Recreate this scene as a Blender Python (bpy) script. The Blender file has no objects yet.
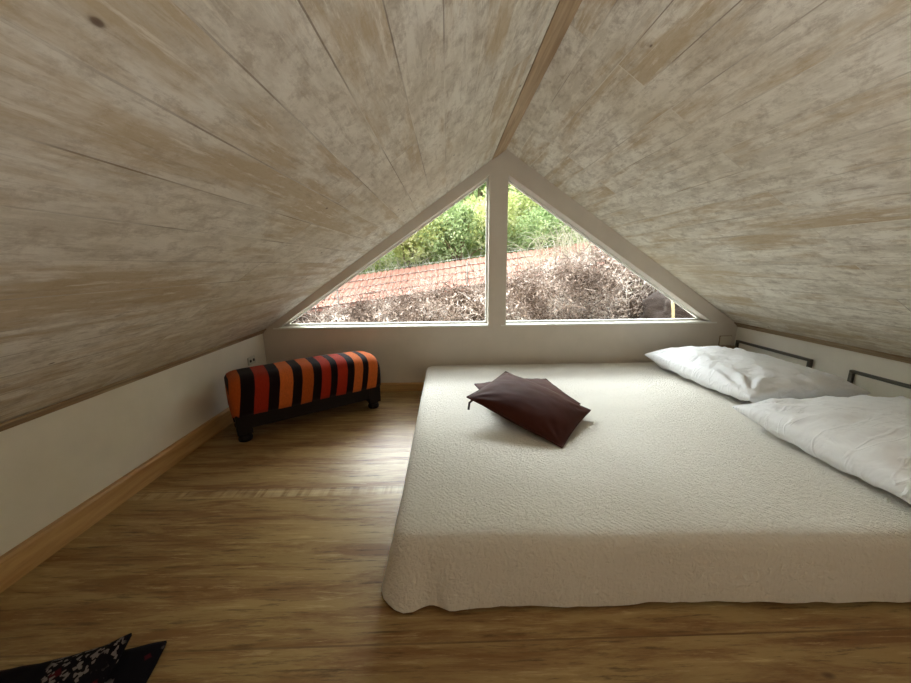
import bpy, bmesh, math, random
from mathutils import Vector, Matrix, Euler, noise
random.seed(7)
sc = bpy.context.scene
COL = sc.collection
PI = math.pi
# ------------------------------------------------------------------ room measures (metres)
D = 2.34; XL = -1.231; XR = 1.969; ZE = .430; XA = .366; ZA = 1.530; YB = -1.5; TH = .15
# ------------------------------------------------------------------ helpers
def obj(name, bm, mat=None, parent=None, smooth=False, kind=None):
    me = bpy.data.meshes.new(name)
    bmesh.ops.recalc_face_normals(bm, faces=bm.faces)
    bm.to_mesh(me); bm.free()
    if smooth:
        for p in me.polygons: p.use_smooth = True
    o = bpy.data.objects.new(name, me); COL.objects.link(o)
    if mat: me.materials.append(mat)
    if parent: o.parent = parent
    if kind: o['kind'] = kind
    return o
def tag(o, label, cat, group=None, kind=None):
    o['label'] = label; o['category'] = cat
    if group: o['group'] = group
    if kind: o['kind'] = kind
    return o
def thing(name, label, cat, loc=(0, 0, 0), rotz=0, group=None):
    o = bpy.data.objects.new(name, None); COL.objects.link(o)
    o.location = loc; o.rotation_euler = (0, 0, rotz); o.empty_display_size = .1
    return tag(o, label, cat, group)
def box(bm, x0, x1, y0, y1, z0, z1, M=None):
    vs = [bm.verts.new(Vector(p) if M is None else M @ Vector(p)) for p in
          [(x0,y0,z0),(x1,y0,z0),(x1,y1,z0),(x0,y1,z0),(x0,y0,z1),(x1,y0,z1),(x1,y1,z1),(x0,y1,z1)]]
    for f in [(0,3,2,1),(4,5,6,7),(0,1,5,4),(1,2,6,5),(2,3,7,6),(3,0,4,7)]:
        bm.faces.new([vs[i] for i in f])
def prism(bm, pts, axis, a, b):
    """extrude a closed 2-D outline along an axis ('x' or 'y')"""
    def P(p, t): return (t, p[0], p[1]) if axis == 'x' else (p[0], t, p[1])
    A = [bm.verts.new(P(p, a)) for p in pts]; B = [bm.verts.new(P(p, b)) for p in pts]
    bm.faces.new(A); bm.faces.new(B[::-1])
    for i in range(len(pts)):
        j = (i+1) % len(pts); bm.faces.new([A[i], A[j], B[j], B[i]])
def lathe(bm, prof, c=(0,0,0), n=20, M=None):
    rings = []
    for r, z in prof:
        rings.append([bm.verts.new((M or Matrix()) @ Vector((c[0]+r*math.cos(2*PI*k/n), c[1]+r*math.sin(2*PI*k/n), c[2]+z))) for k in range(n)])
    for a, b in zip(rings, rings[1:]):
        for k in range(n): bm.faces.new([a[k], a[(k+1)%n], b[(k+1)%n], b[k]])
    bm.faces.new(rings[0][::-1]); bm.faces.new(rings[-1])
def tube(bm, pts, r, n=6, taper=None):
    pts = [Vector(p) for p in pts]; rings = []
    up = Vector((.13, .21, 1)).normalized()
    for i, p in enumerate(pts):
        d = (pts[min(i+1, len(pts)-1)] - pts[max(i-1, 0)]).normalized()
        a = d.cross(up)
        if a.length < .05: a = d.cross(Vector((1, 0, 0)))
        a.normalize(); b = d.cross(a)
        rr = r if taper is None else r*(1+(taper-1)*i/(len(pts)-1))
        rings.append([bm.verts.new(p + a*rr*math.cos(2*PI*k/n) + b*rr*math.sin(2*PI*k/n)) for k in range(n)])
    for a, b in zip(rings, rings[1:]):
        for k in range(n): bm.faces.new([a[k], a[(k+1)%n], b[(k+1)%n], b[k]])
    bm.faces.new(rings[0][::-1]); bm.faces.new(rings[-1])
def fbm(p, s=1., o=3):
    v = 0; a = 1; t = 0
    for i in range(o):
        v += a*noise.noise(Vector(p)*s); t += a; a *= .5; s *= 2.1
    return v/t
# ------------------------------------------------------------------ material helpers
class NT:
    def __init__(s, name):
        s.m = bpy.data.materials.new(name); s.m.use_nodes = True
        s.t = s.m.node_tree; s.t.nodes.clear()
        s.out = s.t.nodes.new('ShaderNodeOutputMaterial')
    def n(s, typ, ins=None, **props):
        nd = s.t.nodes.new('ShaderNode'+typ)
        for k, v in props.items(): setattr(nd, k, v)
        for k, v in (ins or {}).items():
            if isinstance(v, bpy.types.NodeSocket): s.t.links.new(v, nd.inputs[k])
            else: nd.inputs[k].default_value = v
        return nd
    def coords(s, scale=(1,1,1), loc=(0,0,0), rot=(0,0,0)):
        tc = s.n('TexCoord')
        return s.n('Mapping', {'Vector': tc.outputs['Object'], 'Scale': scale, 'Location': loc, 'Rotation': rot}).outputs[0]
    def noise(s, vec, scale, detail=4, rough=.55, dist=0.):
        return s.n('TexNoise', {'Vector': vec, 'Scale': scale, 'Detail': detail, 'Roughness': rough, 'Distortion': dist}).outputs['Fac']
    def ramp(s, fac, stops, interp='LINEAR'):
        nd = s.n('ValToRGB', {'Fac': fac}); cr = nd.color_ramp; cr.interpolation = interp
        while len(cr.elements) < len(stops): cr.elements.new(.5)
        for e, (p, c) in zip(cr.elements, stops):
            e.position = p; e.color = (c[0], c[1], c[2], 1) if not isinstance(c, (int, float)) else (c, c, c, 1)
        return nd.outputs['Color']
    def mix(s, fac, a, b, mode='MIX'):
        nd = s.n('Mix', data_type='RGBA', blend_type=mode, clamp_factor=True)
        for i, v in ((0, fac), (6, a), (7, b)):
            if isinstance(v, bpy.types.NodeSocket): s.t.links.new(v, nd.inputs[i])
            else: nd.inputs[i].default_value = (v[0], v[1], v[2], 1) if i else v
        return nd.outputs[2]
    def math(s, op, a, b=0., c=None):
        nd = s.n('Math', operation=op)
        for i, v in enumerate((a, b) if c is None else (a, b, c)):
            if isinstance(v, bpy.types.NodeSocket): s.t.links.new(v, nd.inputs[i])
            else: nd.inputs[i].default_value = v
        return nd.outputs[0]
    def bump(s, h, strength=.3, dist=.01, normal=None):
        ins = {'Height': h, 'Strength': strength, 'Distance': dist}
        if normal is not None: ins['Normal'] = normal
        return s.n('Bump', ins).outputs[0]
    def bsdf(s, color, rough=.6, normal=None, **kw):
        ins = {'Roughness': rough}
        ins['Base Color'] = color if isinstance(color, bpy.types.NodeSocket) else (*color, 1)
        if normal is not None: ins['Normal'] = normal
        for k, v in kw.items(): ins[k.replace('_', ' ')] = v
        b = s.n('BsdfPrincipled', ins)
        s.t.links.new(b.outputs[0], s.out.inputs[0]); s.b = b
        return s.m
def srgb(r, g, b):
    f = lambda c: (c/255/12.92) if c/255 <= .04045 else ((c/255+.055)/1.055)**2.4
    return (f(r), f(g), f(b))
def plain(name, c, rough=.6, bscale=None, bstr=.1, **kw):
    t = NT(name); nrm = None; col = c
    if bscale:
        v = t.coords(); h = t.noise(v, bscale, 5); nrm = t.bump(h, bstr, .004)
        col = t.mix(t.noise(v, bscale*.15, 3), tuple(x*.9 for x in c), tuple(min(1, x*1.08) for x in c))
    return t.bsdf(col, rough, nrm, **kw)
# ------------------------------------------------------------------ materials
def ceiling_mat():
    t = NT('whitewashed_boards')
    tc = t.n('TexCoord').outputs['Object']
    sx = t.n('SeparateXYZ', {'Vector': tc})
    along = sx.outputs['Y']; across = t.math('MULTIPLY', sx.outputs['X'], 1.206)
    v = t.n('CombineXYZ', {'X': along, 'Y': across, 'Z': 0.}).outputs[0]
    br = t.n('TexBrick', {'Vector': v, 'Color1': (0,0,0,1), 'Color2': (1,1,1,1), 'Mortar': (.5,.5,.5,1), 'Scale': 1., 'Mortar Size': .0016,
              'Mortar Smooth': .3, 'Bias': 0., 'Brick Width': 1.9, 'Row Height': .104}, offset=.37, offset_frequency=2)
    rnd = br.outputs['Color']; joint = br.outputs['Fac']
    # offsets the grain per board
    off = t.n('CombineXYZ', {'X': t.math('MULTIPLY', rnd, 7.), 'Y': 0., 'Z': t.math('MULTIPLY', rnd, 13.)}).outputs[0]
    vo = t.n('VectorMath', {0: v, 1: off}, operation='ADD').outputs[0]
    def st(sx_, sy_, sc, det=4, ro=.6, di=0.):
        mp = t.n('Mapping', {'Vector': vo, 'Scale': (sx_, sy_, 1)}).outputs[0]
        return t.noise(mp, sc, det, ro, di)
    streak = st(1., 6., 1.7, 7, .68, .15)      # broad long patches of bare wood
    fine = st(1., 9., 7., 7, .75, .15)
    patch = st(1., 2.6, 5., 7, .75, .2)
    scrub = t.noise(t.n('Mapping', {'Vector': v, 'Scale': (1, 1.5, 1), 'Rotation': (0,0,.35)}).outputs[0], 15., 7, .78, .25)
    white = t.mix(t.ramp(patch, [(.42, 0.), (.58, 1.)]), srgb(208,200,184), srgb(236,231,218))
    wood = t.mix(fine, srgb(152,124,84), srgb(204,180,136))
    grey = srgb(160,145,126)
    c = t.mix(t.ramp(scrub, [(.49, 0.), (.63, .62)]), white, grey)
    m1 = t.ramp(t.math('ADD', streak, t.math('MULTIPLY', t.math('SUBTRACT', rnd, .5), .13)), [(.51, 0.), (.62, .72)])
    c = t.mix(m1, c, wood)
    c = t.mix(t.ramp(fine, [(.55, 0.), (.68, .55)]), c, srgb(142,120,92))
    c = t.mix(t.ramp(fine, [(.34, .85), (.44, 0.)]), c, srgb(236,229,214))
    # large discoloured zones: creamy towards the low sides
    big = t.noise(v, .9, 2)
    c = t.mix(t.ramp(big, [(.42, 0.), (.62, .35)]), c, srgb(196,178,144))
    # knots
    vk = t.n('Mapping', {'Vector': vo, 'Scale': (1., 1.9, 1)}).outputs[0]
    vor = t.n('TexVoronoi', {'Vector': vk, 'Scale': 4.2, 'Randomness': 1.}).outputs['Distance']
    ring = t.ramp(vor, [(.0, 1.), (.022, .9), (.036, .15), (.05, 0.)])
    c = t.mix(t.math('MULTIPLY', ring, .9), c, srgb(88,60,42))
    jn = t.ramp(t.noise(v, 2.3, 3), [(.42, 0.), (.6, 1.)])
    c = t.mix(t.math('MULTIPLY', joint, .6), c, t.mix(jn, srgb(232,224,208), srgb(120,98,74)))
    h = t.math('ADD', t.math('MULTIPLY', fine, .5), t.math('MULTIPLY', scrub, .5))
    h = t.math('SUBTRACT', h, t.math('MULTIPLY', joint, .8))
    return t.bsdf(c, .62, t.bump(h, .6, .006))
def floor_mat():
    t = NT('varnished_pine_floor')
    tc = t.n('TexCoord').outputs['Object']
    sx = t.n('SeparateXYZ', {'Vector': tc}); X = sx.outputs['X']; Y = sx.outputs['Y']
    v = t.n('CombineXYZ', {'X': t.math('ADD', X, 20.), 'Y': t.math('SUBTRACT', Y, .060), 'Z': 0.}).outputs[0]
    br = t.n('TexBrick', {'Vector': v, 'Color1': (0,0,0,1), 'Color2': (1,1,1,1), 'Mortar': (.5,.5,.5,1), 'Scale': 1., 'Mortar Size': .0025,
              'Mortar Smooth': .2, 'Bias': 0., 'Brick Width': 50., 'Row Height': .59}, offset=.3)
    rnd = br.outputs['Color']; joint = br.outputs['Fac']
    off = t.n('CombineXYZ', {'X': t.math('MULTIPLY', rnd, 9.), 'Y': 0., 'Z': t.math('MULTIPLY', rnd, 5.)}).outputs[0]
    vo = t.n('VectorMath', {0: v, 1: off}, operation='ADD').outputs[0]
    def st(a, b, s, det=4, ro=.6, di=0.):
        return t.noise(t.n('Mapping', {'Vector': vo, 'Scale': (a, b, 1)}).outputs[0], s, det, ro, di)
    g1 = st(1., 7., 2.2, 7, .7, .5); g2 = st(1., 12., 6., 7, .75, .25); g3 = st(1., 3., 2.2, 4, .6, .5)
    c = t.mix(g3, srgb(138,110,64), srgb(186,158,106))
    c = t.mix(t.ramp(g1, [(.44, 0.), (.60, .8)]), c, srgb(122,80,40))
    c = t.mix(t.ramp(g2, [(.54, 0.), (.66, .8)]), c, srgb(74,50,24))
    c = t.mix(t.ramp(g2, [(.3, .6), (.44, 0.)]), c, srgb(216,194,144))
    kn = t.n('TexVoronoi', {'Vector': t.n('Mapping', {'Vector': vo, 'Scale': (1., 2.2, 1)}).outputs[0], 'Scale': 2.4}).outputs['Distance']
    c = t.mix(t.ramp(kn, [(.0, .95), (.035, .8), (.055, 0.)]), c, srgb(84,52,28))
    # worn pale strip with chipped edge along one board joint
    d = t.math('ABSOLUTE', t.math('SUBTRACT', Y, 1.222))
    strip = t.ramp(d, [(.0, 1.), (.022, 1.), (.028, 0.)])
    chips = t.noise(t.n('CombineXYZ', {'X': X, 'Y': 0., 'Z': 0.}).outputs[0], 34., 2, .5)
    side = t.ramp(X, [(.0, 1.), (1., 1.)])
    c = t.mix(t.math('MULTIPLY', strip, t.math('MULTIPLY', t.ramp(chips, [(.42, .1), (.52, .5)]), t.ramp(t.noise(v, 5., 4, .7), [(.38, .15), (.6, 1.)]))), c, srgb(226,206,160))
    c = t.mix(t.math('MULTIPLY', joint, .55), c, srgb(96,66,34))
    h = t.math('SUBTRACT', t.math('MULTIPLY', g2, .6), joint)
    return t.bsdf(c, t.ramp(g1, [(.3, .42), (.7, .55)]), t.bump(h, .25, .004), Coat_Weight=.12, Coat_Roughness=.3)
def timber(name, a, b, axis='y', rough=.45):
    t = NT(name)
    s = {'y': (14, 1.2, 14), 'x': (1.2, 14, 14)}[axis]
    v = t.coords(s); g = t.noise(v, 2.2, 5, .6, .6); g2 = t.noise(v, 7., 4, .7)
    c = t.mix(t.ramp(g, [(.35, 0.), (.68, 1.)]), a, b)
    c = t.mix(t.ramp(g2, [(.55, 0.), (.75, .5)]), c, tuple(x*.45 for x in a))
    return t.bsdf(c, rough, t.bump(g2, .15, .003))
def spread_mat():
    t = NT('embossed_bedspread')
    tc = t.n('TexCoord').outputs['Object']
    w = t.n('TexNoise', {'Vector': tc, 'Scale': 20., 'Detail': 2.}).outputs['Color']
    vv = t.n('VectorMath', {0: tc, 1: t.n('VectorMath', {0: w, 'Scale': .025}, operation='SCALE').outputs[0]}, operation='ADD').outputs[0]
    cc = t.n('SeparateColor', {'Color': t.n('TexVoronoi', {'Vector': vv, 'Scale': 24.}).outputs['Color']}).outputs[0]
    s = t.n('SeparateXYZ', {'Vector': vv})
    a1 = t.math('SINE', t.math('MULTIPLY', t.math('ADD', s.outputs['X'], s.outputs['Y']), 390.))
    a2 = t.math('SINE', t.math('MULTIPLY', t.math('SUBTRACT', s.outputs['X'], s.outputs['Y']), 390.))
    k = t.math('GREATER_THAN', cc, .5)
    d = t.math('ADD', t.math('MULTIPLY', a1, k), t.math('MULTIPLY', a2, t.math('SUBTRACT', 1., k)))
    brk = t.ramp(t.noise(tc, 60., 2), [(.38, .35), (.58, .8)])
    h = t.math('ADD', t.math('MULTIPLY', t.math('MULTIPLY', d, brk), .22), t.math('MULTIPLY', t.noise(tc, 70., 4, .72, .8), 3.6))
    c = t.mix(t.ramp(h, [(.6, 0.), (2.4, 1.)]), srgb(210,203,187), srgb(232,227,215))
    return t.bsdf(c, .85, t.bump(h, .75, .0050), Sheen_Weight=.15)
def linen_mat(name, c):
    t = NT(name); v = t.coords()
    h = t.noise(v, 600., 2); h2 = t.noise(v, 9., 3, .6, 1.)
    rg = t.noise(t.n('Mapping', {'Vector': v, 'Scale': (1., 3.2, 1.), 'Rotation': (0,0,.5)}).outputs[0], 4.2, 3, .5, .6)
    rg = t.ramp(t.math('ABSOLUTE', t.math('SUBTRACT', rg, .5)), [(0., 1.), (.045, 0.)])
    return t.bsdf(c, .75, t.bump(rg, .32, .008, t.bump(h2, .35, .02, t.bump(h, .08, .001))), Sheen_Weight=.1)
def velvet_mat():
    t = NT('brown_velvet'); v = t.coords()
    h = t.noise(v, 500., 2); n = t.noise(v, 12., 3)
    c = t.mix(n, srgb(52,21,14), srgb(72,32,21))
    return t.bsdf(c, .7, t.bump(h, .2, .001), Specular_IOR_Level=.15, Sheen_Weight=.06, Sheen_Roughness=.4, Sheen_Tint=(.8,.45,.35,1))
def stripe_mat():
    """woven stripes across the bench length (object x runs 0..L)"""
    t = NT('striped_blanket_cloth'); tc = t.n('TexCoord').outputs['Object']
    s = t.n('SeparateXYZ', {'Vector': tc})
    x = t.math('ADD', s.outputs['X'], t.math('MULTIPLY', t.math('SUBTRACT', t.noise(tc, 6., 2), .5), .008))
    x = t.math('ADD', x, t.math('MULTIPLY', t.math('SUBTRACT', .32, s.outputs['Z']), .15))
    f = t.math('DIVIDE', x, .79)
    K = srgb(26,13,14); Re = srgb(166,46,24); Or = srgb(208,106,48); Br = srgb(182,86,32)
    ed = [0, .008, .068, .148, .225, .287, .365, .425, .495, .548, .612, .660, .728, .778, .842, .885, .960]
    cl = [K, Br, K, Re, K, Or, K, Br, K, Re, K, Re, K, Or, K, Or, K]
    c = t.ramp(f, list(zip(ed, cl)), 'CONSTANT')
    n = t.noise(t.n('Mapping', {'Vector': tc, 'Scale': (9, 1, 1)}).outputs[0], 60., 3, .7)
    c = t.mix(t.ramp(n, [(.4, 0.), (.7, .35)]), c, srgb(30,16,14))
    wv = t.n('TexWave', {'Vector': tc, 'Scale': 90., 'Distortion': 1.}, bands_direction='X').outputs['Fac']
    return t.bsdf(c, .9, t.bump(t.math('ADD', wv, n), .3, .002), Specular_IOR_Level=.1, Sheen_Weight=.06)
def kilim_mat():
    t = NT('dark_embroidered_cloth'); tc = t.n('TexCoord').outputs['Object']
    v1 = t.n('TexVoronoi', {'Vector': tc, 'Scale': 150.})
    v2 = t.n('TexVoronoi', {'Vector': tc, 'Scale': 19.}, distance='MANHATTAN')
    c = t.mix(t.ramp(v2.outputs['Distance'], [(.2, 1.), (.28, 0.)]), srgb(16,13,18), srgb(70,18,26))
    r = t.n('SeparateColor', {'Color': v1.outputs['Color']})
    zone = t.ramp(t.noise(tc, 11., 2), [(.54, 0.), (.60, 1.)])
    m = t.math('MULTIPLY', t.math('GREATER_THAN', r.outputs[0], .78), zone)
    c = t.mix(m, c, srgb(120,112,108))
    return t.bsdf(c, .9, t.bump(t.noise(tc, 300., 2), .4, .002), Specular_IOR_Level=.1)
M = {}
M['ceil'] = ceiling_mat(); M['floor'] = floor_mat()
M['wall'] = plain('white_wall_paint', srgb(228,222,207), .6, 60, .08)
M['gable'] = plain('gable_paint', srgb(214,205,192), .5, 50, .05)
M['frame'] = plain('white_frame_paint', srgb(236,234,226), .35)
M['pine'] = timber('pine_skirting', srgb(198,160,106), srgb(170,128,76))
M['pinex'] = timber('pine_skirting_x', srgb(198,160,106), srgb(170,128,76), 'x')
M['eave'] = timber('eave_moulding', srgb(178,160,128), srgb(128,98,66), 'y', .6)
M['ridge'] = timber('bare_ridge_board', srgb(186,160,126), srgb(146,116,84), 'y', .55)
M['spread'] = spread_mat()
M['linen'] = linen_mat('white_pillowcase', srgb(240,241,243))
M['mat'] = linen_mat('mattress_ticking', srgb(150,128,96))
M['velvet'] = velvet_mat()
M['metal'] = plain('dull_dark_metal', srgb(92,88,78), .5, Metallic=.2)
M['brass'] = plain('zip_metal', srgb(60,48,40), .35, Metallic=.9)
M['stripe'] = stripe_mat()
M['dark'] = plain('dark_stained_wood', srgb(22,12,10), .5, Specular_IOR_Level=.25)
M['kilim'] = kilim_mat()
M['black'] = plain('black_plastic', srgb(16,16,16), .4)
M['panel'] = plain('panel_paint', srgb(222,216,200), .55, 40, .05)
M['plate'] = plain('socket_plastic', srgb(206,204,188), .35)
t = NT('window_pane')
fr = t.n('Fresnel', {'IOR': 1.45}).outputs[0]
gl = t.n('BsdfGlossy', {'Roughness': .02}); tr = t.n('BsdfTransparent', {'Color': (.96,.98,.97,1)})
mx = t.n('MixShader', {0: t.math('MULTIPLY', fr, .8), 1: tr.outputs[0], 2: gl.outputs[0]})
t.t.links.new(mx.outputs[0], t.out.inputs[0]); M['glass'] = t.m
# outdoors
def leaf_mat(name, stops, trans=.35, fs=23.):
    t = NT(name); v = t.coords()
    n = t.noise(v, 2.6, 3); n2 = t.n('TexNoise', {'Vector': v, 'Scale': fs, 'Detail': 2.}).outputs['Fac']
    c = t.ramp(t.math('ADD', t.math('MULTIPLY', n, .6), t.math('MULTIPLY', n2, .4)), stops)
    d = t.n('BsdfDiffuse', {'Color': c}); tl = t.n('BsdfTranslucent', {'Color': c})
    mx = t.n('MixShader', {0: trans, 1: d.outputs[0], 2: tl.outputs[0]})
    t.t.links.new(mx.outputs[0], t.out.inputs[0]); return t.m
M['leafA'] = leaf_mat('yellow_green_leaves', [(.36, srgb(138,148,84)), (.5, srgb(196,202,132)), (.62, srgb(232,230,186))], .35)
M['leafB'] = leaf_mat('mid_green_leaves', [(.36, srgb(104,124,78)), (.5, srgb(158,176,120)), (.62, srgb(204,214,166))], .35)
M['dry'] = leaf_mat('dead_vine', [(.40, srgb(62,50,42)), (.48, srgb(146,126,112)), (.55, srgb(190,172,158)), (.62, srgb(228,218,206))], .15, 55.)
M['straw'] = leaf_mat('pale_straw', [(.4, srgb(178,170,146)), (.6, srgb(212,206,184))], .15)
M['bark'] = plain('bark', srgb(120,98,76), .9, 30, .5)
M['rock'] = plain('dark_boulder', srgb(50,38,30), .95, 26, 1.)
M['cane'] = plain('pale_cane', srgb(186,170,126), .6)
t = NT('earth_bank'); v = t.coords()
M['earth'] = t.bsdf(t.mix(t.noise(v, 8., 6, .7), srgb(40,30,24), srgb(74,58,46)), .95, t.bump(t.noise(v, 14., 5), .6, .04))
t = NT('green_hillside'); v = t.coords()
M['hill'] = t.bsdf(t.mix(t.noise(v, 3., 6, .7), srgb(84,104,54), srgb(150,164,96)), .95, t.bump(t.noise(v, 6., 5), .8, .08))
t = NT('terracotta'); v = t.coords()
M['terra'] = t.bsdf(t.mix(t.noise(v, 5., 6, .75), srgb(160,98,78), srgb(200,150,130)), .9, t.bump(t.noise(v, 20., 4), .3, .01))
M['wire'] = plain('galvanised_wire', srgb(190,186,176), .4, Metallic=.5)
# ------------------------------------------------------------------ room shell
WELL = (-.75, 1.5, -1.42, -.50)      # unseen floor opening behind the camera, added for the fill light
bm = bmesh.new(); box(bm, XL-TH, XR+TH, WELL[3], D+TH, -.14, 0); box(bm, XL-TH, XR+TH, YB-TH, WELL[2], -.14, 0)
box(bm, XL-TH, WELL[0], WELL[2], WELL[3], -.14, 0); box(bm, WELL[1], XR+TH, WELL[2], WELL[3], -.14, 0)
obj('floor', bm, M['floor'], kind='structure')
# added unseen area light under the opening to brighten the ceiling from below
al = bpy.data.lights.new('ceiling_fill', 'AREA'); al.shape = 'RECTANGLE'; al.size = 1.0; al.size_y = .6; al.energy = 3.1; al.color = (1., .985, .92)
lo = bpy.data.objects.new('ceiling_fill', al); COL.objects.link(lo); lo.location = (.0, -1.05, -.45); lo.rotation_euler = Vector((.62, .80, .85)).to_track_quat('-Z', 'Y').to_euler(); al.spread = math.radians(80)
bm = bmesh.new()
nrm = .12
slope = (ZA-ZE)/(XA-XL)
prism(bm, [(XL-TH, ZE-TH*slope), (XA, ZA), (XR+TH, ZE-TH*(ZA-ZE)/(XR-XA)), (XR+TH, ZE-TH*slope+.16), (XA, ZA+.2), (XL-TH, ZE-TH*slope+.16)], 'y', YB-TH, D+TH)
bmesh.ops.triangulate(bm, faces=[f for f in bm.faces if len(f.verts) > 4])
obj('ceiling', bm, M['ceil'], kind='structure')
bm = bmesh.new(); box(bm, XL-TH, XL, YB-TH, D+TH, 0, ZE-.0); obj('wall_left', bm, M['wall'], kind='structure')
bm = bmesh.new(); box(bm, XR, XR+TH, YB-TH, D+TH, 0, ZE-.0); obj('wall_right', bm, M['wall'], kind='structure')
bm = bmesh.new(); prism(bm, [(XL,0),(XR,0),(XR,ZE),(XA,ZA),(XL,ZE)], 'y', YB-TH, YB); obj('wall_rear', bm, M['pinex'], kind='structure')
# gable wall with two triangular openings
def gz(x, dz=0):
    return (ZE + (x-XL)*slope if x < XA else ZA - (x-XA)*(ZA-ZE)/(XR-XA)) - dz
LT = [(-1.128,.449),(.268,.449),(.268,1.385)]
RT = [(.384,.449),(1.79,.449),(.384,1.385)]
bm = bmesh.new()
def polyprism(bm, pts, y0, y1): prism(bm, pts, 'y', y0, y1)
polyprism(bm, [(XL,0),(XR,0),(XR,.43),(RT[1][0],.449),(RT[0][0],.449),(LT[1][0],.449),(LT[0][0],.449),(XL,.43)], D, D+TH)
polyprism(bm, [(XL,.43),(LT[0][0],.449),(LT[2][0],LT[2][1]),(XA-.0,ZA)], D, D+TH)
polyprism(bm, [(LT[1][0],.449),(RT[0][0],.449),(RT[2][0],RT[2][1]),(XA,ZA),(LT[2][0],LT[2][1])], D, D+TH)
polyprism(bm, [(RT[1][0],.449),(XR,.43),(XA,ZA),(RT[2][0],RT[2][1])], D, D+TH)
bmesh.ops.remove_doubles(bm, verts=bm.verts, dist=1e-5)
obj('wall_gable', bm, M['gable'], kind='structure')
def inset(tri, d):
    c = Vector((sum(p[0] for p in tri)/3, sum(p[1] for p in tri)/3)); out = []
    n = 3; L = []
    for i in range(n):
        a = Vector(tri[i]); b = Vector(tri[(i+1)%n]); e = (b-a).normalized(); nn = Vector((-e.y, e.x))
        if (c-a).dot(nn) < 0: nn = -nn
        L.append((a+nn*d, e))
    for i in range(n):
        p, e = L[i-1]; q, f = L[i]
        den = e.x*f.y-e.y*f.x; t_ = ((q.x-p.x)*f.y-(q.y-p.y)*f.x)/den
        out.append(tuple(p+e*t_))
    return out
for k, tri in ((1, LT), (2, RT)):
    w = bpy.data.objects.new('window_%d' % k, None); COL.objects.link(w); w.location = (tri[1][0], D, .45); w['kind'] = 'structure'
    inn = inset(tri, .010)
    bm = bmesh.new()
    for i in range(3):
        j = (i+1) % 3
        q = [tri[i], tri[j], inn[j], inn[i]]
        prism(bm, q, 'y', D+.085, D+.115)
    for v_ in bm.verts: v_.co -= w.location
    obj('window_frame', bm, M['frame'], w)
    bm = bmesh.new(); prism(bm, inn, 'y', D+.098, D+.102)
    for v_ in bm.verts: v_.co -= w.location
    obj('window_pane', bm, M['glass'], w)
# bright sill lips at the foot of each opening
for k, tri in ((1, LT), (2, RT)):
    x0 = min(p[0] for p in tri); x1 = max(p[0] for p in tri)
    bm = bmesh.new(); box(bm, x0-.03, x1+(.0 if k == 1 else .03), D-.006, D+.085, .441, .4495)
    obj('trim_%d' % k, bm, M['frame'], kind='structure')
# baseboards
bm = bmesh.new(); prism(bm, [(XL,0),(XL+.02,0),(XL+.02,.076),(XL+.014,.084),(XL,.084)], 'y', YB, D); obj('baseboard_left', bm, M['pine'], kind='structure')
bm = bmesh.new(); prism(bm, [(D,0),(D-.018,0),(D-.018,.05),(D-.012,.056),(D,.056)], 'x', XL+.02, XR); obj('baseboard_gable', bm, M['pinex'], kind='structure')
# eave mouldings and bare board beside the ridge
def eave(sgn, X0, nm):
    bm = bmesh.new()
    pts = [(X0, ZE-.014), (X0+sgn*.006, ZE-.014), (X0+sgn*.008, ZE-.007), (X0+sgn*.012, ZE-.004), (X0+sgn*.018, ZE+.003),
           (X0+sgn*.026, ZE+.008), (X0+sgn*.028, ZE+.016), (X0, ZE)]
    prism(bm, pts, 'y', YB, D-.001); return obj(nm, bm, M['eave'], kind='structure')
eave(1, XL, 'trim_3'); eave(-1, XR, 'trim_4')
bm = bmesh.new()
prism(bm, [(XA-.085, gz(XA-.085)+.004), (XA-.085, gz(XA-.085)-.006), (XA-.002, gz(XA-.002)-.007), (XA, ZA-.004), (XA, ZA+.004)], 'y', YB, D-.001)
obj('trim_5', bm, M['ridge'], kind='structure')
# ------------------------------------------------------------------ things on the walls
def hatch(y0, y1, label, cable=False):
    t_ = thing('access_panel', label, 'panel', (XR, (y0+y1)/2, .20), 0, 'framed panels on the right knee wall')
    hw = (y1-y0)/2; z0, z1 = -.125, .128
    bm = bmesh.new(); box(bm, -.006, 0, -hw+.012, hw-.012, z0+.012, z1-.012); obj('board', bm, M['panel'], t_)
    def strip(nm, *a):
        bm = bmesh.new(); box(bm, *a); bmesh.ops.bevel(bm, geom=bm.edges[:], offset=.002, segments=1, affect='EDGES'); obj(nm, bm, M['metal'], t_)
    s = .019
    strip('frame_rail', -.018, 0, -hw, hw, z1-s*.75, z1)
    strip('frame_rail', -.018, 0, -hw, hw, z0, z0+s*.75)
    strip('frame_stile', -.018, 0, -hw, -hw+s, z0+s*.75, z1-s*.75)
    strip('frame_stile', -.018, 0, hw-s, hw, z0+s*.75, z1-s*.75)
    return t_
hatch(1.805, 2.315, 'pale wall panel in a thin dark metal frame behind the far pillow')
hatch(1.09, 1.618, 'pale framed wall panel behind the near pillow, cut off by right picture edge')
# plug hanging in front of the far panel
pl = thing('plug', 'small black plug on a thin cord against the far framed wall panel', 'plug', (XR-.03, 2.262, .236))
bm = bmesh.new(); lathe(bm, [(.006,-.012),(.013,-.010),(.014,.006),(.008,.014),(.003,.018)], n=12, M=Matrix.Rotation(.7, 4, 'X')); obj('plug_body', bm, M['black'], pl, True)
bm = bmesh.new(); tube(bm, [(0,-.010,.016),(0,.004,.04),(.002,.022,.062),(.010,.036,.088)], .0016, 6); obj('cord', bm, M['black'], pl, True)
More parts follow.
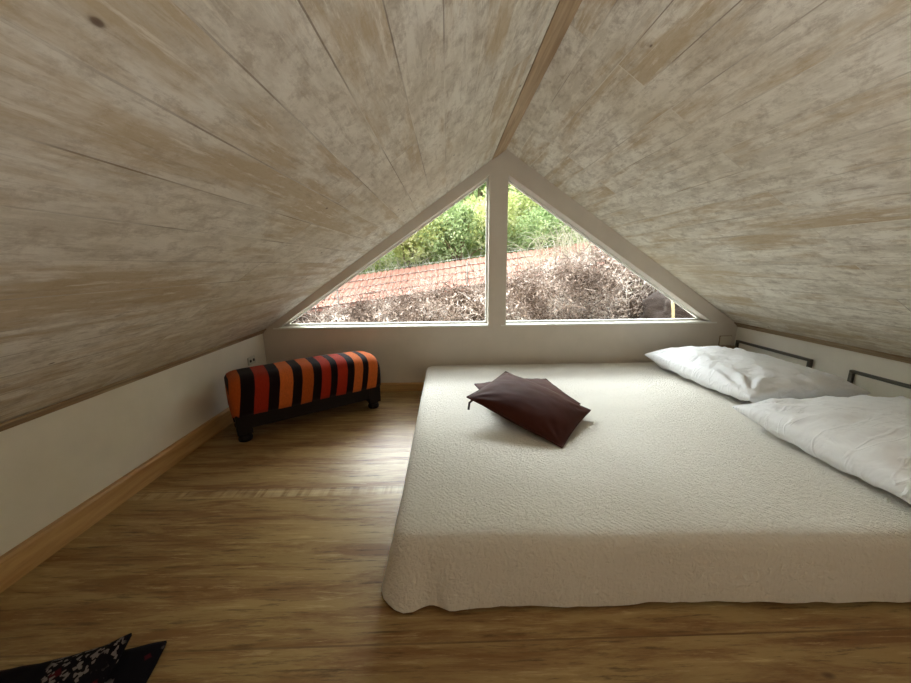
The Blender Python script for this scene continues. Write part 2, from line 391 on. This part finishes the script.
# socket on the left knee wall
so = thing('wall_socket', 'small pale wall socket low on left knee wall behind striped bench', 'socket', (XL, 2.160, .278))
bm = bmesh.new(); box(bm, 0, .008, -.04, .04, -.026, .026); bmesh.ops.bevel(bm, geom=bm.edges[:], offset=.003, segments=2, affect='EDGES'); obj('face_plate', bm, M['plate'], so)
for s in (-1, 1):
    bm = bmesh.new(); lathe(bm, [(.009, 0), (.009, .003)], n=14, M=Matrix.Translation((.0075, s*.018, 0)) @ Matrix.Rotation(PI/2, 4, 'Y')); obj('socket_hole', bm, M['black'], so)
# cable duct box in the right corner of the gable wall
so = thing('junction_box', 'flat cream junction box on the gable wall in the right corner', 'electrical box', (1.895, D, .318))
bm = bmesh.new(); box(bm, -.036, .040, -.012, 0, -.028, .032); bmesh.ops.bevel(bm, geom=bm.edges[:], offset=.003, segments=2, affect='EDGES'); obj('box_cover', bm, M['panel'], so)
bm = bmesh.new(); box(bm, -.040, .044, -.004, 0, -.032, .036); obj('back_plate', bm, M['eave'], so)
bm = bmesh.new(); box(bm, 1.74, XR-.001, D-.016, D, .262, .284); bmesh.ops.bevel(bm, geom=bm.edges[:], offset=.002, segments=1, affect='EDGES')
tag(obj('cable_duct', bm, M['eave']), 'narrow wooden cable duct along gable wall behind the far pillow', 'duct')
# ------------------------------------------------------------------ bed
BX0, BX1, BY0, BY1, BZ = -.148, 1.950, .755, 2.318, .188
bm = bmesh.new(); box(bm, BX0+.03, BX1-.02, BY0+.03, BY1-.01, .0, BZ-.012)
bmesh.ops.bevel(bm, geom=bm.edges[:], offset=.03, segments=3, affect='EDGES')
tag(obj('mattress', bm, M['mat'], smooth=True), 'low mattress on the floor, almost hidden under the off-white bedspread', 'mattress')
def rrect(x0, x1, y0, y1, r, n):
    """n samples of a rounded rectangle, evenly by length, with outward normals"""
    segs = []; P = []
    cor = [(x1-r, y0+r, -PI/2), (x1-r, y1-r, 0), (x0+r, y1-r, PI/2), (x0+r, y0+r, PI)]
    w = x1-x0-2*r; h = y1-y0-2*r; arc = PI*r/2; L = 2*w+2*h+4*arc
    for i in range(n):
        s = L*i/n
        for k in range(4):
            a = w if k % 2 == 0 else h
            if s < a:
                u = s
                if k == 0: p = (x0+r+u, y0); nn = (0,-1)
                elif k == 1: p = (x1, y0+r+u); nn = (1,0)
                elif k == 2: p = (x1-r-u, y1); nn = (0,1)
                else: p = (x0, y1-r-u); nn = (-1,0)
                break
            s -= a
            if s < arc:
                th = cor[k][2]+s/r; p = (cor[k][0]+r*math.cos(th), cor[k][1]+r*math.sin(th)); nn = (math.cos(th), math.sin(th)); break
            s -= arc
        P.append((p, nn))
    return P
NP = 560
base = rrect(BX0, BX1, BY0, BY1, .05, NP)
cx_, cy_ = (BX0+BX1)/2, (BY0+BY1)/2
bm = bmesh.new(); rings = []
def topz(x, y): return BZ + .006*fbm((x, y, 0), 2.2, 2) + .0025*fbm((x, y, 3), 9, 2)
insets = [.76, .70, .62, .54, .46, .38, .31, .25, .20, .16, .12, .09, .065, .045]
for d in insets:
    k = d/.764
    ring = []
    for (p, nn) in base:
        # shrink towards the long centre line so the quads stay regular
        ix = min(d, .764); x = min(max(p[0], BX0+ix), BX1-ix) if True else 0; y = min(max(p[1], BY0+ix), BY1-ix)
        ring.append(bm.verts.new((x, y, topz(x, y))))
    rings.append(ring)
prof = [(-.022, -.002), (-.008, -.009), (0.0, -.022), (.003, -.04), (.006, -.06), (.009, -.085), (.012, -.11), (.015, -.135), (.017, -.158), (.018, -.180)]
for j, (o, dz) in enumerate(prof):
    ring = []; f = max(0, (j-2)/(len(prof)-3))
    for (p, nn) in base:
        x, y = p
        gapw = min(1, max(0, (BY1-.02-y)/.06)) * (1 if nn[0] < .5 else .2)
        w = (.012*fbm((x*1.0, y*1.0, 5), 5.5, 2) + .006*fbm((x, y, 8), 17, 2))*f
        # gathered folds near the corner that faces the camera
        dc = math.hypot(x-BX0, y-BY0)
        w += .016*f*math.exp(-(dc/.16)**2)*math.sin(dc*48) + .010*f*math.exp(-(dc/.3)**2)
        hem = 0
        if nn[1] < -.3 and x > .4: hem = .006*min(1, (x-.4)/.1) + .004*fbm((x, 0, 2), 3, 2)
        hem += .004*fbm((x, y, 11), 6, 2)
        zz = topz(x, y)+dz*(1-hem/.186 if dz < -.02 else 1)
        if f > 0: x += nn[0]*w; y += nn[1]*w*gapw if nn[1] > 0 else nn[1]*w
        ox = o*(gapw if nn[0] < .5 else .3) if o > 0 else o
        if nn[1] > .5: ox = min(ox, .002)
        ring.append(bm.verts.new((x+nn[0]*ox, y+nn[1]*ox, max(zz, .004))))
    rings.append(ring)
for a, b in zip(rings, rings[1:]):
    for i in range(NP):
        try: bm.faces.new([a[i], a[(i+1)%NP], b[(i+1)%NP], b[i]])
        except ValueError: pass
bmesh.ops.contextual_create(bm, geom=[]) if False else None
bmesh.ops.remove_doubles(bm, verts=bm.verts, dist=1e-5)
bmesh.ops.dissolve_degenerate(bm, edges=bm.edges, dist=1e-5)
for v_ in bm.verts: v_.co.y -= .026*(v_.co.x-BX0)*(BY1-v_.co.y)/(BY1-BY0)
be = [e for e in bm.edges if e.is_boundary and e.verts[0].co.z > .1]
if be: bmesh.ops.holes_fill(bm, edges=be, sides=0)
tag(obj('bedspread', bm, M['spread'], smooth=True), 'off-white embossed bedspread covering the low mattress down to the floor', 'bedspread')
# soft goods: pillow / cushion surface
def cushion_bm(w, d, h, n=56, pinch=.10, ex=.5, wr=.006, seed=0, flange=0., cornerup=0., rid=0.):
    bm = bmesh.new(); sides = []
    for sgn in (1, -1):
        g = []
        for i in range(n+1):
            row = []
            for j in range(n+1):
                u = math.sin((i/n*2-1)*PI/2*.999); v = math.sin((j/n*2-1)*PI/2*.999)
                x = u*(1-pinch*(1-v*v)*abs(u)**3); y = v*(1-pinch*(1-u*u)*abs(v)**3)
                e = max(0, (1-u*u)*(1-v*v))
                z = h/2*e**ex
                fw = min(1, e*9)
                z += fw*wr*(fbm((x*2.2, y*2.2, seed+sgn), 1.6, 3)*2)
                # radiating pucker lines from the corners
                for (a, b) in ((1,1),(1,-1),(-1,1),(-1,-1)):
                    dx, dy = x-a, y-b; r = math.hypot(dx, dy); th = math.atan2(dy, dx)
                    z += wr*1.1*math.sin(th*13+seed+a)*math.exp(-((r-.35)/.25)**2)*min(1, e*6)
                if rid:
                    q_ = noise.noise(Vector((x*1.3+seed, y*5.5, sgn*2))); z += fw*rid*(1-min(1, abs(q_)*4.5))**2*(.35+.65*abs(x))*(1 if x < .4 else .4)
                    q_ = noise.noise(Vector((x*4.5, y*1.5+seed, 7+sgn))); z += fw*rid*.8*(1-min(1, abs(q_)*4.5))**2*abs(y)
                cu = cornerup*(abs(u*v))**4
                if i in (0, n) or j in (0, n): z = 0
                row.append(bm.verts.new((x*w/2, y*d/2, sgn*max(z, 0 if not (i in (0,n) or j in (0,n)) else 0)+cu)))
            g.append(row)
        for i in range(n):
            for j in range(n): bm.faces.new([g[i][j], g[i+1][j], g[i+1][j+1], g[i][j+1]])
    bmesh.ops.remove_doubles(bm, verts=bm.verts, dist=1e-5)
    return bm
def place(o, loc, rot):
    o.location = loc; o.rotation_euler = [math.radians(a) for a in rot]
def settle(bm, z, loc, rot):
    """press the underside flat onto the bed top: clamp world z"""
    R_ = Euler([math.radians(a) for a in rot]).to_matrix(); Ri = R_.inverted(); L = Vector(loc)
    for v_ in bm.verts:
        w = R_ @ v_.co + L
        if w.z < z: w.z = z + (w.z-z)*.04; v_.co = Ri @ (w-L)
# pillows against the right wall
def pillow(loc, rot, label, seed, w=.5, d=.72, h=.19):
    bm = cushion_bm(w, d, h, 84, .045, .38, .010, seed, rid=.0045)
    settle(bm, BZ+.006, loc, rot)
    o = obj('pillow', bm, M['linen'], smooth=True); place(o, loc, rot)
    tag(o, label, 'pillow', 'pillows at the head of the bed')
    return o
pillow((1.585, 1.84, .262), (0, 0, 3), 'white pillow at the far end of the bed, in the gable corner', 3, .58, .78, .175)
pillow((1.535, .985, .262), (0, -1, 0), 'white pillow nearest the camera, cut off by right picture edge', 8, .71, .76, .175)
# brown cushions
def brown(loc, rot, label, w, d, h, seed, zipper=False, fl=None):
    root = thing('cushion', label, 'cushion', loc, 0, 'brown cushions on the bed')
    root.rotation_euler = [math.radians(a) for a in rot]
    bm = cushion_bm(w, d, h, 56, .035, .62, .0018, seed)
    if fl: settle(bm, fl, loc, rot)
    obj('cover', bm, M['velvet'], root, True)
    # piping along the seam
    pts = []
    for s in range(4):
        for k in range(24):
            a = -1+2*k/24
            u, v = [(a,-1),(1,a),(-a,1),(-1,-a)][s]
            pts.append((u*(1-.035*(1-v*v))*w/2, v*(1-.035*(1-u*u))*d/2, 0))
    pts.append(pts[0])
    bm = bmesh.new(); tube(bm, pts, .0032, 6); obj('piping', bm, M['velvet'], root, True)
    if zipper:
        bm = bmesh.new(); tube(bm, [(-w/2+.028, -d/2+.010, 0), (-w/2+.020, -d/2-.006, -.016), (-w/2+.026, -d/2-.014, -.044)], .005, 6); obj('zip_pull', bm, M['brass'], root)
    return root
brown((.36, 1.63, .232), (0, 0, 9), 'dark brown velvet cushion lying flat underneath the tilted one', .40, .36, .10, 2, fl=BZ+.004)
brown((.345, 1.43, .259), (5, 14, -37), 'dark brown velvet cushion tilted on top of the other, with zip pull', .43, .335, .12, 5, True)
# ------------------------------------------------------------------ striped bench
BL, BD = .77, .28
bang = math.atan2(2.034-1.635, -.435+1.005)
bench = thing('upholstered_bench', 'low bench in orange, red and black striped cloth with dark legs', 'bench', (-1.034, 1.596, 0), bang)
bm = bmesh.new()
# cross-section in (y,z): domed top, straight sides
sec = []
for k in range(41):
    a = PI*k/40; c_, s_ = math.cos(a), math.sin(a)
    yy = BD/2 - (BD/2+.006)*math.copysign(abs(c_)**.55, c_)
    zz = .21 + .115*abs(s_)**.6
    sec.append((yy, zz))
sec = [(0.004, .138), (-.002, .16)] + sec + [(BD+.002, .16), (BD-.004, .138)]
nx = 72; rows = []
for i in range(nx+1):
    u = i/nx; x = u*BL
    e = min(u, 1-u)*BL
    s = (1-(1-min(1, e/.05))**2)**.5 if e < .05 else 1
    row = []
    for (yy, zz) in sec:
        cy0, cz0 = BD/2, .17
        k_ = .86+.14*s
        q = .004*fbm((x*2, yy*3, zz*3), 4, 2)
        zt = .138+(zz-.138)*(.86+.14*s) + (.008*math.sin(u*PI) if zz > .22 else 0) + q
        row.append(bm.verts.new((x, cy0+(yy-cy0)*k_, zt)))
    rows.append(row)
for a, b in zip(rows, rows[1:]):
    for k in range(len(sec)-1): bm.faces.new([a[k], a[k+1], b[k+1], b[k]])
    bm.faces.new([a[-1], a[0], b[0], b[-1]])
bm.faces.new(rows[0]); bm.faces.new(rows[-1][::-1])
obj('seat', bm, M['stripe'], bench, True)
bm = bmesh.new(); box(bm, .02, BL-.02, .012, BD-.012, .066, .146)
bmesh.ops.bevel(bm, geom=bm.edges[:], offset=.006, segments=2, affect='EDGES'); obj('apron', bm, M['dark'], bench)
for (x, y) in ((.045, .04), (BL-.045, .04), (.045, BD-.04), (BL-.045, BD-.04)):
    bm = bmesh.new()
    lathe(bm, [(.024, 0), (.031, .005), (.033, .016), (.030, .026), (.026, .031), (.031, .036), (.032, .046)], (x, y, 0), 20)
    box(bm, x-.034, x+.034, y-.034, y+.034, .044, .147)
    obj('leg', bm, M['dark'], bench)
# ------------------------------------------------------------------ dark embroidered cushion/cloth near the camera
cl = thing('folded_blanket', 'dark embroidered folded blanket on the floor in the bottom left corner', 'blanket', (-.80, .50, 0))
def cloth(name, c4, thick, lift, seed, n=36):
    """c4: four corner points (x,y,z) near-left, near-right, far-right, far-left"""
    bm = bmesh.new(); T = []; B = []
    for i in range(n+1):
        rt = []; rb = []
        for j in range(n+1):
            u, v = i/n, j/n
            p = Vector(c4[0])*(1-u)*(1-v)+Vector(c4[1])*u*(1-v)+Vector(c4[2])*u*v+Vector(c4[3])*(1-u)*v
            e = min(1, min(u, 1-u, v, 1-v)*n/3)
            z = p.z + lift*(u*v)**5 + .006*fbm((p.x, p.y, seed), 14, 2)*(.3+.7*e)
            p = Vector((p.x+.004*fbm((p.x, p.y, seed+3), 20, 2), p.y+.004*fbm((p.x, p.y, seed+6), 20, 2), z))
            th = thick*(.35+.65*e**.5)
            rt.append(bm.verts.new((p.x, p.y, p.z+th))); rb.append(bm.verts.new((p.x, p.y, max(p.z, .001))))
        T.append(rt); B.append(rb)
    for i in range(n):
        for j in range(n):
            bm.faces.new([T[i][j], T[i+1][j], T[i+1][j+1], T[i][j+1]]); bm.faces.new([B[i][j], B[i][j+1], B[i+1][j+1], B[i+1][j]])
    for i in range(n):
        for (a, b) in (((i,0),(i+1,0)), ((i+1,n),(i,n)), ((0,i+1),(0,i)), ((n,i),(n,i+1))):
            bm.faces.new([T[a[0]][a[1]], B[a[0]][a[1]], B[b[0]][b[1]], T[b[0]][b[1]]])
    for v_ in bm.verts: v_.co -= Vector((-.80, .50, 0))
    return obj(name, bm, M['kilim'], cl, True)
cloth('lower_layer', [(-1.06,.30,.002), (-.585,.30,.002), (-.652,.660,.002), (-1.10,.60,.002)], .016, .012, 1)
cloth('upper_layer', [(-1.10,.28,.018), (-.70,.30,.018), (-.705,.640,.022), (-1.12,.575,.018)], .018, .040, 2)
# ------------------------------------------------------------------ outdoors
def ground_z(x, y):
    z = -.75
    if y > 3.1: z += min(1., (y-3.1)/1.2)*1.05
    if y > 5.6: z += (y-5.6)*.62 if y < 11 else (11-5.6)*.62
    return z + .10*fbm((x, y, 0), .8, 3) + .05*(x-.5)
def grid(nm, x0, x1, y0, y1, n, m, mat, fz):
    bm = bmesh.new(); G = [[bm.verts.new((x0+(x1-x0)*i/n, y0+(y1-y0)*j/m, fz(x0+(x1-x0)*i/n, y0+(y1-y0)*j/m))) for j in range(m+1)] for i in range(n+1)]
    for i in range(n):
        for j in range(m): bm.faces.new([G[i][j], G[i+1][j], G[i+1][j+1], G[i][j+1]])
    return obj(nm, bm, mat, smooth=True)
o = grid('earth_bank', -8, 9, 2.6, 5.6, 60, 20, M['earth'], ground_z); o['kind'] = 'structure'
o = grid('hillside', -12, 13, 5.5, 14, 60, 30, M['hill'], ground_z); o['kind'] = 'structure'
def leafquad(bm, p, s, n_=None):
    d = Vector((random.gauss(0,1), random.gauss(0,1), random.gauss(0,1))).normalized()
    e = d.cross(Vector((random.gauss(0,1), random.gauss(0,1), random.gauss(0,1)))).normalized()
    a = bm.verts.new(p-d*s*.5); b = bm.verts.new(p+e*s*.22+d*.05*s); c = bm.verts.new(p+d*s*.5); f = bm.verts.new(p-e*s*.22+d*.05*s)
    bm.faces.new([a, b, c, f])
def shrub_mesh(seed, r, hgt, nl, ls):
    random.seed(seed); bm = bmesh.new()
    lobes = [(Vector((random.uniform(-.6,.6)*r, random.uniform(-.5,.5)*r, random.uniform(.3,.8)*hgt)), random.uniform(.3,.5)*r) for _ in range(11)]
    for k in range(nl):
        c, rr = random.choice(lobes)
        d = Vector((random.gauss(0,1), random.gauss(0,1), random.gauss(0,1))).normalized()*rr*random.uniform(.6, 1.08)
        d.z *= .9
        leafquad(bm, c+d, ls*random.uniform(.6, 1.3))
    me = bpy.data.meshes.new('foliage'); bm.to_mesh(me); bm.free()
    bm = bmesh.new()
    for c, rr in lobes:
        q = [Vector((0,0,-.1)), c*.4+Vector((0,0,.05)), c]
        tube(bm, q, .02, 5, .4)
    ms = bpy.data.meshes.new('stems'); bm.to_mesh(ms); bm.free()
    ms.materials.append(M['bark'])
    return me, ms
protoA = shrub_mesh(11, 1.0, 1.5, 6500, .085); protoB = shrub_mesh(12, 1.0, 1.3, 6500, .07)
protoA[0].materials.append(M['leafA']); protoB[0].materials.append(M['leafB'])
side = {'A': ('yellow-green', protoA), 'B': ('mid-green', protoB)}
spots = [(-3.6,6.6,'A',1.0), (-2.6,6.3,'A',.9), (-1.7,6.35,'A',.95), (-.7,6.4,'A',.9), (.2,6.5,'B',.95), (1.0,6.6,'A',.9), (1.8,6.4,'B',.9), (2.8,6.7,'B',1.),
         (3.9,6.9,'A',1.), (-4.6,8.4,'B',1.2), (-2.8,8.3,'A',1.25), (-1.0,8.4,'A',1.25), (.7,8.3,'B',1.25), (2.4,8.4,'B',1.25), (4.2,8.5,'A',1.25),
         (-2.0,10.4,'A',1.4), (.2,10.6,'A',1.4), (2.4,10.6,'B',1.4), (4.2,10.6,'A',1.4), (-4.2,10.5,'B',1.4)]
rowname = {6: 'just above the terracotta roof', 8: 'in the second row up the hillside', 10: 'near the top of the hillside'}
fronts = sorted(spots)
def ordinal(x, row):
    xs = sorted(s[0] for s in spots if abs(s[1]-row) < 1.01 and (row != 8 or 7.5 < s[1] < 9.5))
    return xs.index(x), len(xs)
words = ['leftmost', 'second from left', 'third from left', 'fourth from left', 'fifth from left', 'sixth from left', 'seventh from left', 'eighth from left', 'ninth from left']
for k, (x, y, kind, s) in enumerate(spots):
    row = 6 if y < 7.5 else (8 if y < 9.5 else 10)
    xs = sorted(q[0] for q in spots if (6 if q[1] < 7.5 else (8 if q[1] < 9.5 else 10)) == row)
    i = xs.index(x)
    lab = '%s leafy shrub %s, %s' % (side[kind][0], rowname[row], words[i])
    root = thing('leafy_shrub', lab, 'shrub', (x, y, ground_z(x, y)-.05), k*1.3, 'shrubs on the hillside')
    root.scale = (s, s, s)
    for nm, me in zip(('foliage', 'stem'), side[kind][1]):
        c = bpy.data.objects.new(nm, me); COL.objects.link(c); c.parent = root
# terracotta roof beyond the vines, rising to the right
def roofz(x, y): return .57 + .13*(x-.5) + (y-4.75)*.37
rt = thing('tiled_roof', 'low terracotta tiled roof behind the wire fence and dead vines', 'roof', (.2, 5.2, .6))
bm = bmesh.new(); X0, X1 = -3.6, 2.6; nt_ = 70
for i in range(nt_):
    xa = X0+(X1-X0)*i/nt_; w = (X1-X0)/nt_
    for j in range(4):
        ya = 4.75+.24*j
        A = []; B = []
        for k in range(6):
            a = PI*k/5; dx = w*.5*(1-math.cos(a)); dz = .02*math.sin(a)
            A.append(bm.verts.new((xa+dx-.2, ya-5.2, roofz(xa+dx, ya)+dz+.014-.6)))
            B.append(bm.verts.new((xa+dx-.2, ya+.27-5.2, roofz(xa+dx, ya+.27)+dz-.004-.6)))
        for k in range(5): bm.faces.new([A[k], A[k+1], B[k+1], B[k]])
obj('tiles', bm, M['terra'], rt, True)
bm = bmesh.new()
q = [(X0, 4.74), (X1, 4.74), (X1, 5.74), (X0, 5.74)]
T = [bm.verts.new((x-.2, y-5.2, roofz(x, y)-.6-.004)) for x, y in q]; B = [bm.verts.new((x-.2, y-5.2, roofz(x, y)-.6-.05)) for x, y in q]
bm.faces.new(T); bm.faces.new(B[::-1])
for i in range(4): bm.faces.new([T[i], T[(i+1)%4], B[(i+1)%4], B[i]])
obj('roof_deck', bm, M['terra'], rt)
bm = bmesh.new(); prism(bm, [(X0-.1,-.9),(X1-.3,-.9),(X1-.3,roofz(X1-.1,4.8)-.66),(X0-.1,roofz(X0+.1,4.8)-.66)], 'y', -.38, .45); obj('shed_wall', bm, M['earth'], rt)
# wire fence in front of the roof
fe = thing('wire_fence', 'thin wire mesh fence standing before the terracotta roof', 'fence', (-.5, 4.55, .2))
bm = bmesh.new()
for i in range(66):
    x = -2.6+i*.075; x -= 0
    zt = .62+.13*(x-1.0)+.32
    tube(bm, [(x, 0, -.35), (x+.01*random.uniform(-1,1), 0, zt-.2)], .0016, 3)
for j in range(7):
    z = .25+j*.085
    tube(bm, [(-2.6+k*.35, .004, z+.13*(-2.6+k*.35-1.0)-.0) for k in range(15)], .0016, 3)
obj('wire_mesh', bm, M['wire'], fe)
for x in (-2.55, -.9, .75, 2.3):
    bm = bmesh.new(); tube(bm, [(x, .02, -.35), (x, .02, .72+.13*(x-1.0))], .012, 6); obj('post', bm, M['wire'], fe)
# dead vine thicket: countless twigs
random.seed(21)
def thicket_h(x):   # height of the mass at depth ~4
    pts = [(-2.6,.18), (-1.6,.28), (-.8,.46), (0.,.60), (.5,.66), (.9,.78), (1.4,.98), (1.9,1.08), (2.5,.95), (3.3,.7)]
    for (a, za), (b, zb) in zip(pts, pts[1:]):
        if a <= x <= b: return za+(zb-za)*(x-a)/(b-a)
    return pts[0][1] if x < pts[0][0] else pts[-1][1]
def thicket(name, x0, x1, n, nleaf, label):
    bm = bmesh.new()
    for k in range(n):
        x = random.uniform(x0, x1); y = random.uniform(3.35, 4.35); g = ground_z(x, y)
        top = thicket_h(x)
        z = g + (top-g)*random.random()**.6*(1-.25*abs(y-4.1))
        p = Vector((x, y, z)); d = Vector((random.gauss(0,1), random.gauss(0,.6), random.gauss(-.25,.9))).normalized()
        pts = [p]; L = random.uniform(.08, .34)
        for s in range(4):
            d = (d+Vector((random.gauss(0,.35), random.gauss(0,.35), random.gauss(-.12,.3)))).normalized(); p = p+d*L/4; pts.append(p)
        tube(bm, pts, random.uniform(.0022, .006), 3, .4)
    for k in range(nleaf):
        x = random.uniform(x0, x1); y = random.uniform(3.35, 4.35); g = ground_z(x, y); top = thicket_h(x)*(1-.25*abs(y-4.1))
        leafquad(bm, Vector((x, y, g+(top-g)*random.random()**.6+random.gauss(0,.03))), random.uniform(.025, .07))
    o = obj(name, bm, M['dry']); tag(o, label, 'vines', kind='stuff'); return o
thicket('dead_vines', -2.8, .33, 5200, 6500, 'tangle of dry grey-pink vines along foot of the left window')
thicket('dead_vines', .33, 3.4, 7500, 9500, 'mound of dry grey-pink vines filling the lower right window')
bm = bmesh.new()
for k in range(1100):
    x = random.uniform(-2.3, 1.6); y = random.uniform(4.38, 4.52); z = .13*(x-1.0)+.40+random.random()**1.6*.45
    p = Vector((x, y, z)); d = Vector((random.gauss(0,.7), random.gauss(0,.12), random.gauss(0,1))).normalized(); pts = [p]
    for q_ in range(4):
        d = (d+Vector((random.gauss(0,.3), random.gauss(0,.05), random.gauss(0,.3)))).normalized(); p = p+d*random.uniform(.03,.07); pts.append(p)
    tube(bm, pts, random.uniform(.0018, .004), 3, .4)
for k in range(900):
    x = random.uniform(-2.3, 1.6); leafquad(bm, Vector((x, random.uniform(4.36, 4.5), .13*(x-1.0)+.38+random.random()**1.8*.42)), random.uniform(.02, .05))
tag(obj('dead_vines', bm, M['dry']), 'sparse dry vine stems climbing the wire fence before the tiled roof', 'vines', kind='stuff')
# pale grass blades arching out above the mound
random.seed(5)
bm = bmesh.new()
for k in range(420):
    near_ = k % 3 == 0
    x = random.gauss(1.5, .4) if near_ else random.uniform(-2.6, 2.2); y = random.uniform(4.2, 4.6) if near_ else random.uniform(5.8, 6.1)
    z = thicket_h(x)*.85 if near_ else ground_z(x, y)+.1
    L = random.uniform(.2, .5); a = random.uniform(-1, 1)
    pts = [(x+a*L*(s/6)**1.6, y, z+L*math.sin(s/6*PI*.62)) for s in range(7)]
    tube(bm, pts, .0045, 3, .3)
tag(obj('dry_grass', bm, M['straw']), 'pale dry grass blades arching above the vines and roof', 'grass', kind='stuff')
# boulder and cane at the right end
bm = bmesh.new(); bmesh.ops.create_icosphere(bm, subdivisions=5, radius=1)
for v_ in bm.verts:
    n_ = 1+.30*fbm(v_.co, 2.2, 4); v_.co = Vector((v_.co.x*.55*n_, v_.co.y*.30*n_, v_.co.z*.36*n_))
o = obj('boulder', bm, M['rock'], smooth=True); o.location = (2.36, 3.20, .34)
tag(o, 'dark brown rounded boulder in the bottom right corner of the right window', 'boulder')
bm = bmesh.new(); tube(bm, [(1.985, 2.98, -.2), (1.955, 2.98, .2), (1.925, 2.98, .45), (1.90, 2.99, .62)], .013, 8)
tag(obj('cane', bm, M['cane'], smooth=True), 'pale upright cane in front of the dark boulder', 'cane')
# ------------------------------------------------------------------ light: bright overcast sky, brighter above the hill
w = bpy.data.worlds.new('overcast_sky'); sc.world = w; w.use_nodes = True
nt = w.node_tree; nt.nodes.clear()
tc = nt.nodes.new('ShaderNodeTexCoord'); dp = nt.nodes.new('ShaderNodeVectorMath'); dp.operation = 'DOT_PRODUCT'
sd = Vector((-.28, .78, .60)).normalized(); dp.inputs[1].default_value = sd
nt.links.new(tc.outputs['Generated'], dp.inputs[0])
cr = nt.nodes.new('ShaderNodeValToRGB'); nt.links.new(dp.outputs['Value'], cr.inputs[0])
el = cr.color_ramp.elements; el[0].position = .3; el[0].color = (.05,.054,.06,1); el[1].position = 1.; el[1].color = (.93,.965,1,1)
e = el.new(.78); e.color = (.20,.21,.225,1)
bg = nt.nodes.new('ShaderNodeBackground'); bg.inputs['Strength'].default_value = 22.0
nt.links.new(cr.outputs[0], bg.inputs[0])
wo = nt.nodes.new('ShaderNodeOutputWorld'); nt.links.new(bg.outputs[0], wo.inputs[0])
# ------------------------------------------------------------------ camera
f, p, y, r = 354.84, .2145, .0202, -.0105
F = Vector((math.sin(y)*math.cos(p), math.cos(y)*math.cos(p), -math.sin(p)))
R0 = Vector((math.cos(y), -math.sin(y), 0)); U0 = R0.cross(F)
R1 = R0*math.cos(r)+U0*math.sin(r); U1 = -R0*math.sin(r)+U0*math.cos(r)
cd = bpy.data.cameras.new('camera'); cam = bpy.data.objects.new('camera', cd); COL.objects.link(cam)
m = Matrix((R1, U1, -F)).transposed().to_4x4(); m.translation = (0, 0, .85); cam.matrix_world = m
cd.sensor_width = 36; cd.lens = f/911*36; cd.clip_start = .02; sc.camera = cam
sc.view_settings.view_transform = 'Standard'; sc.view_settings.look = 'None'; sc.view_settings.gamma = 1; sc.view_settings.use_curve_mapping = False
sc.view_settings.exposure = 1.18
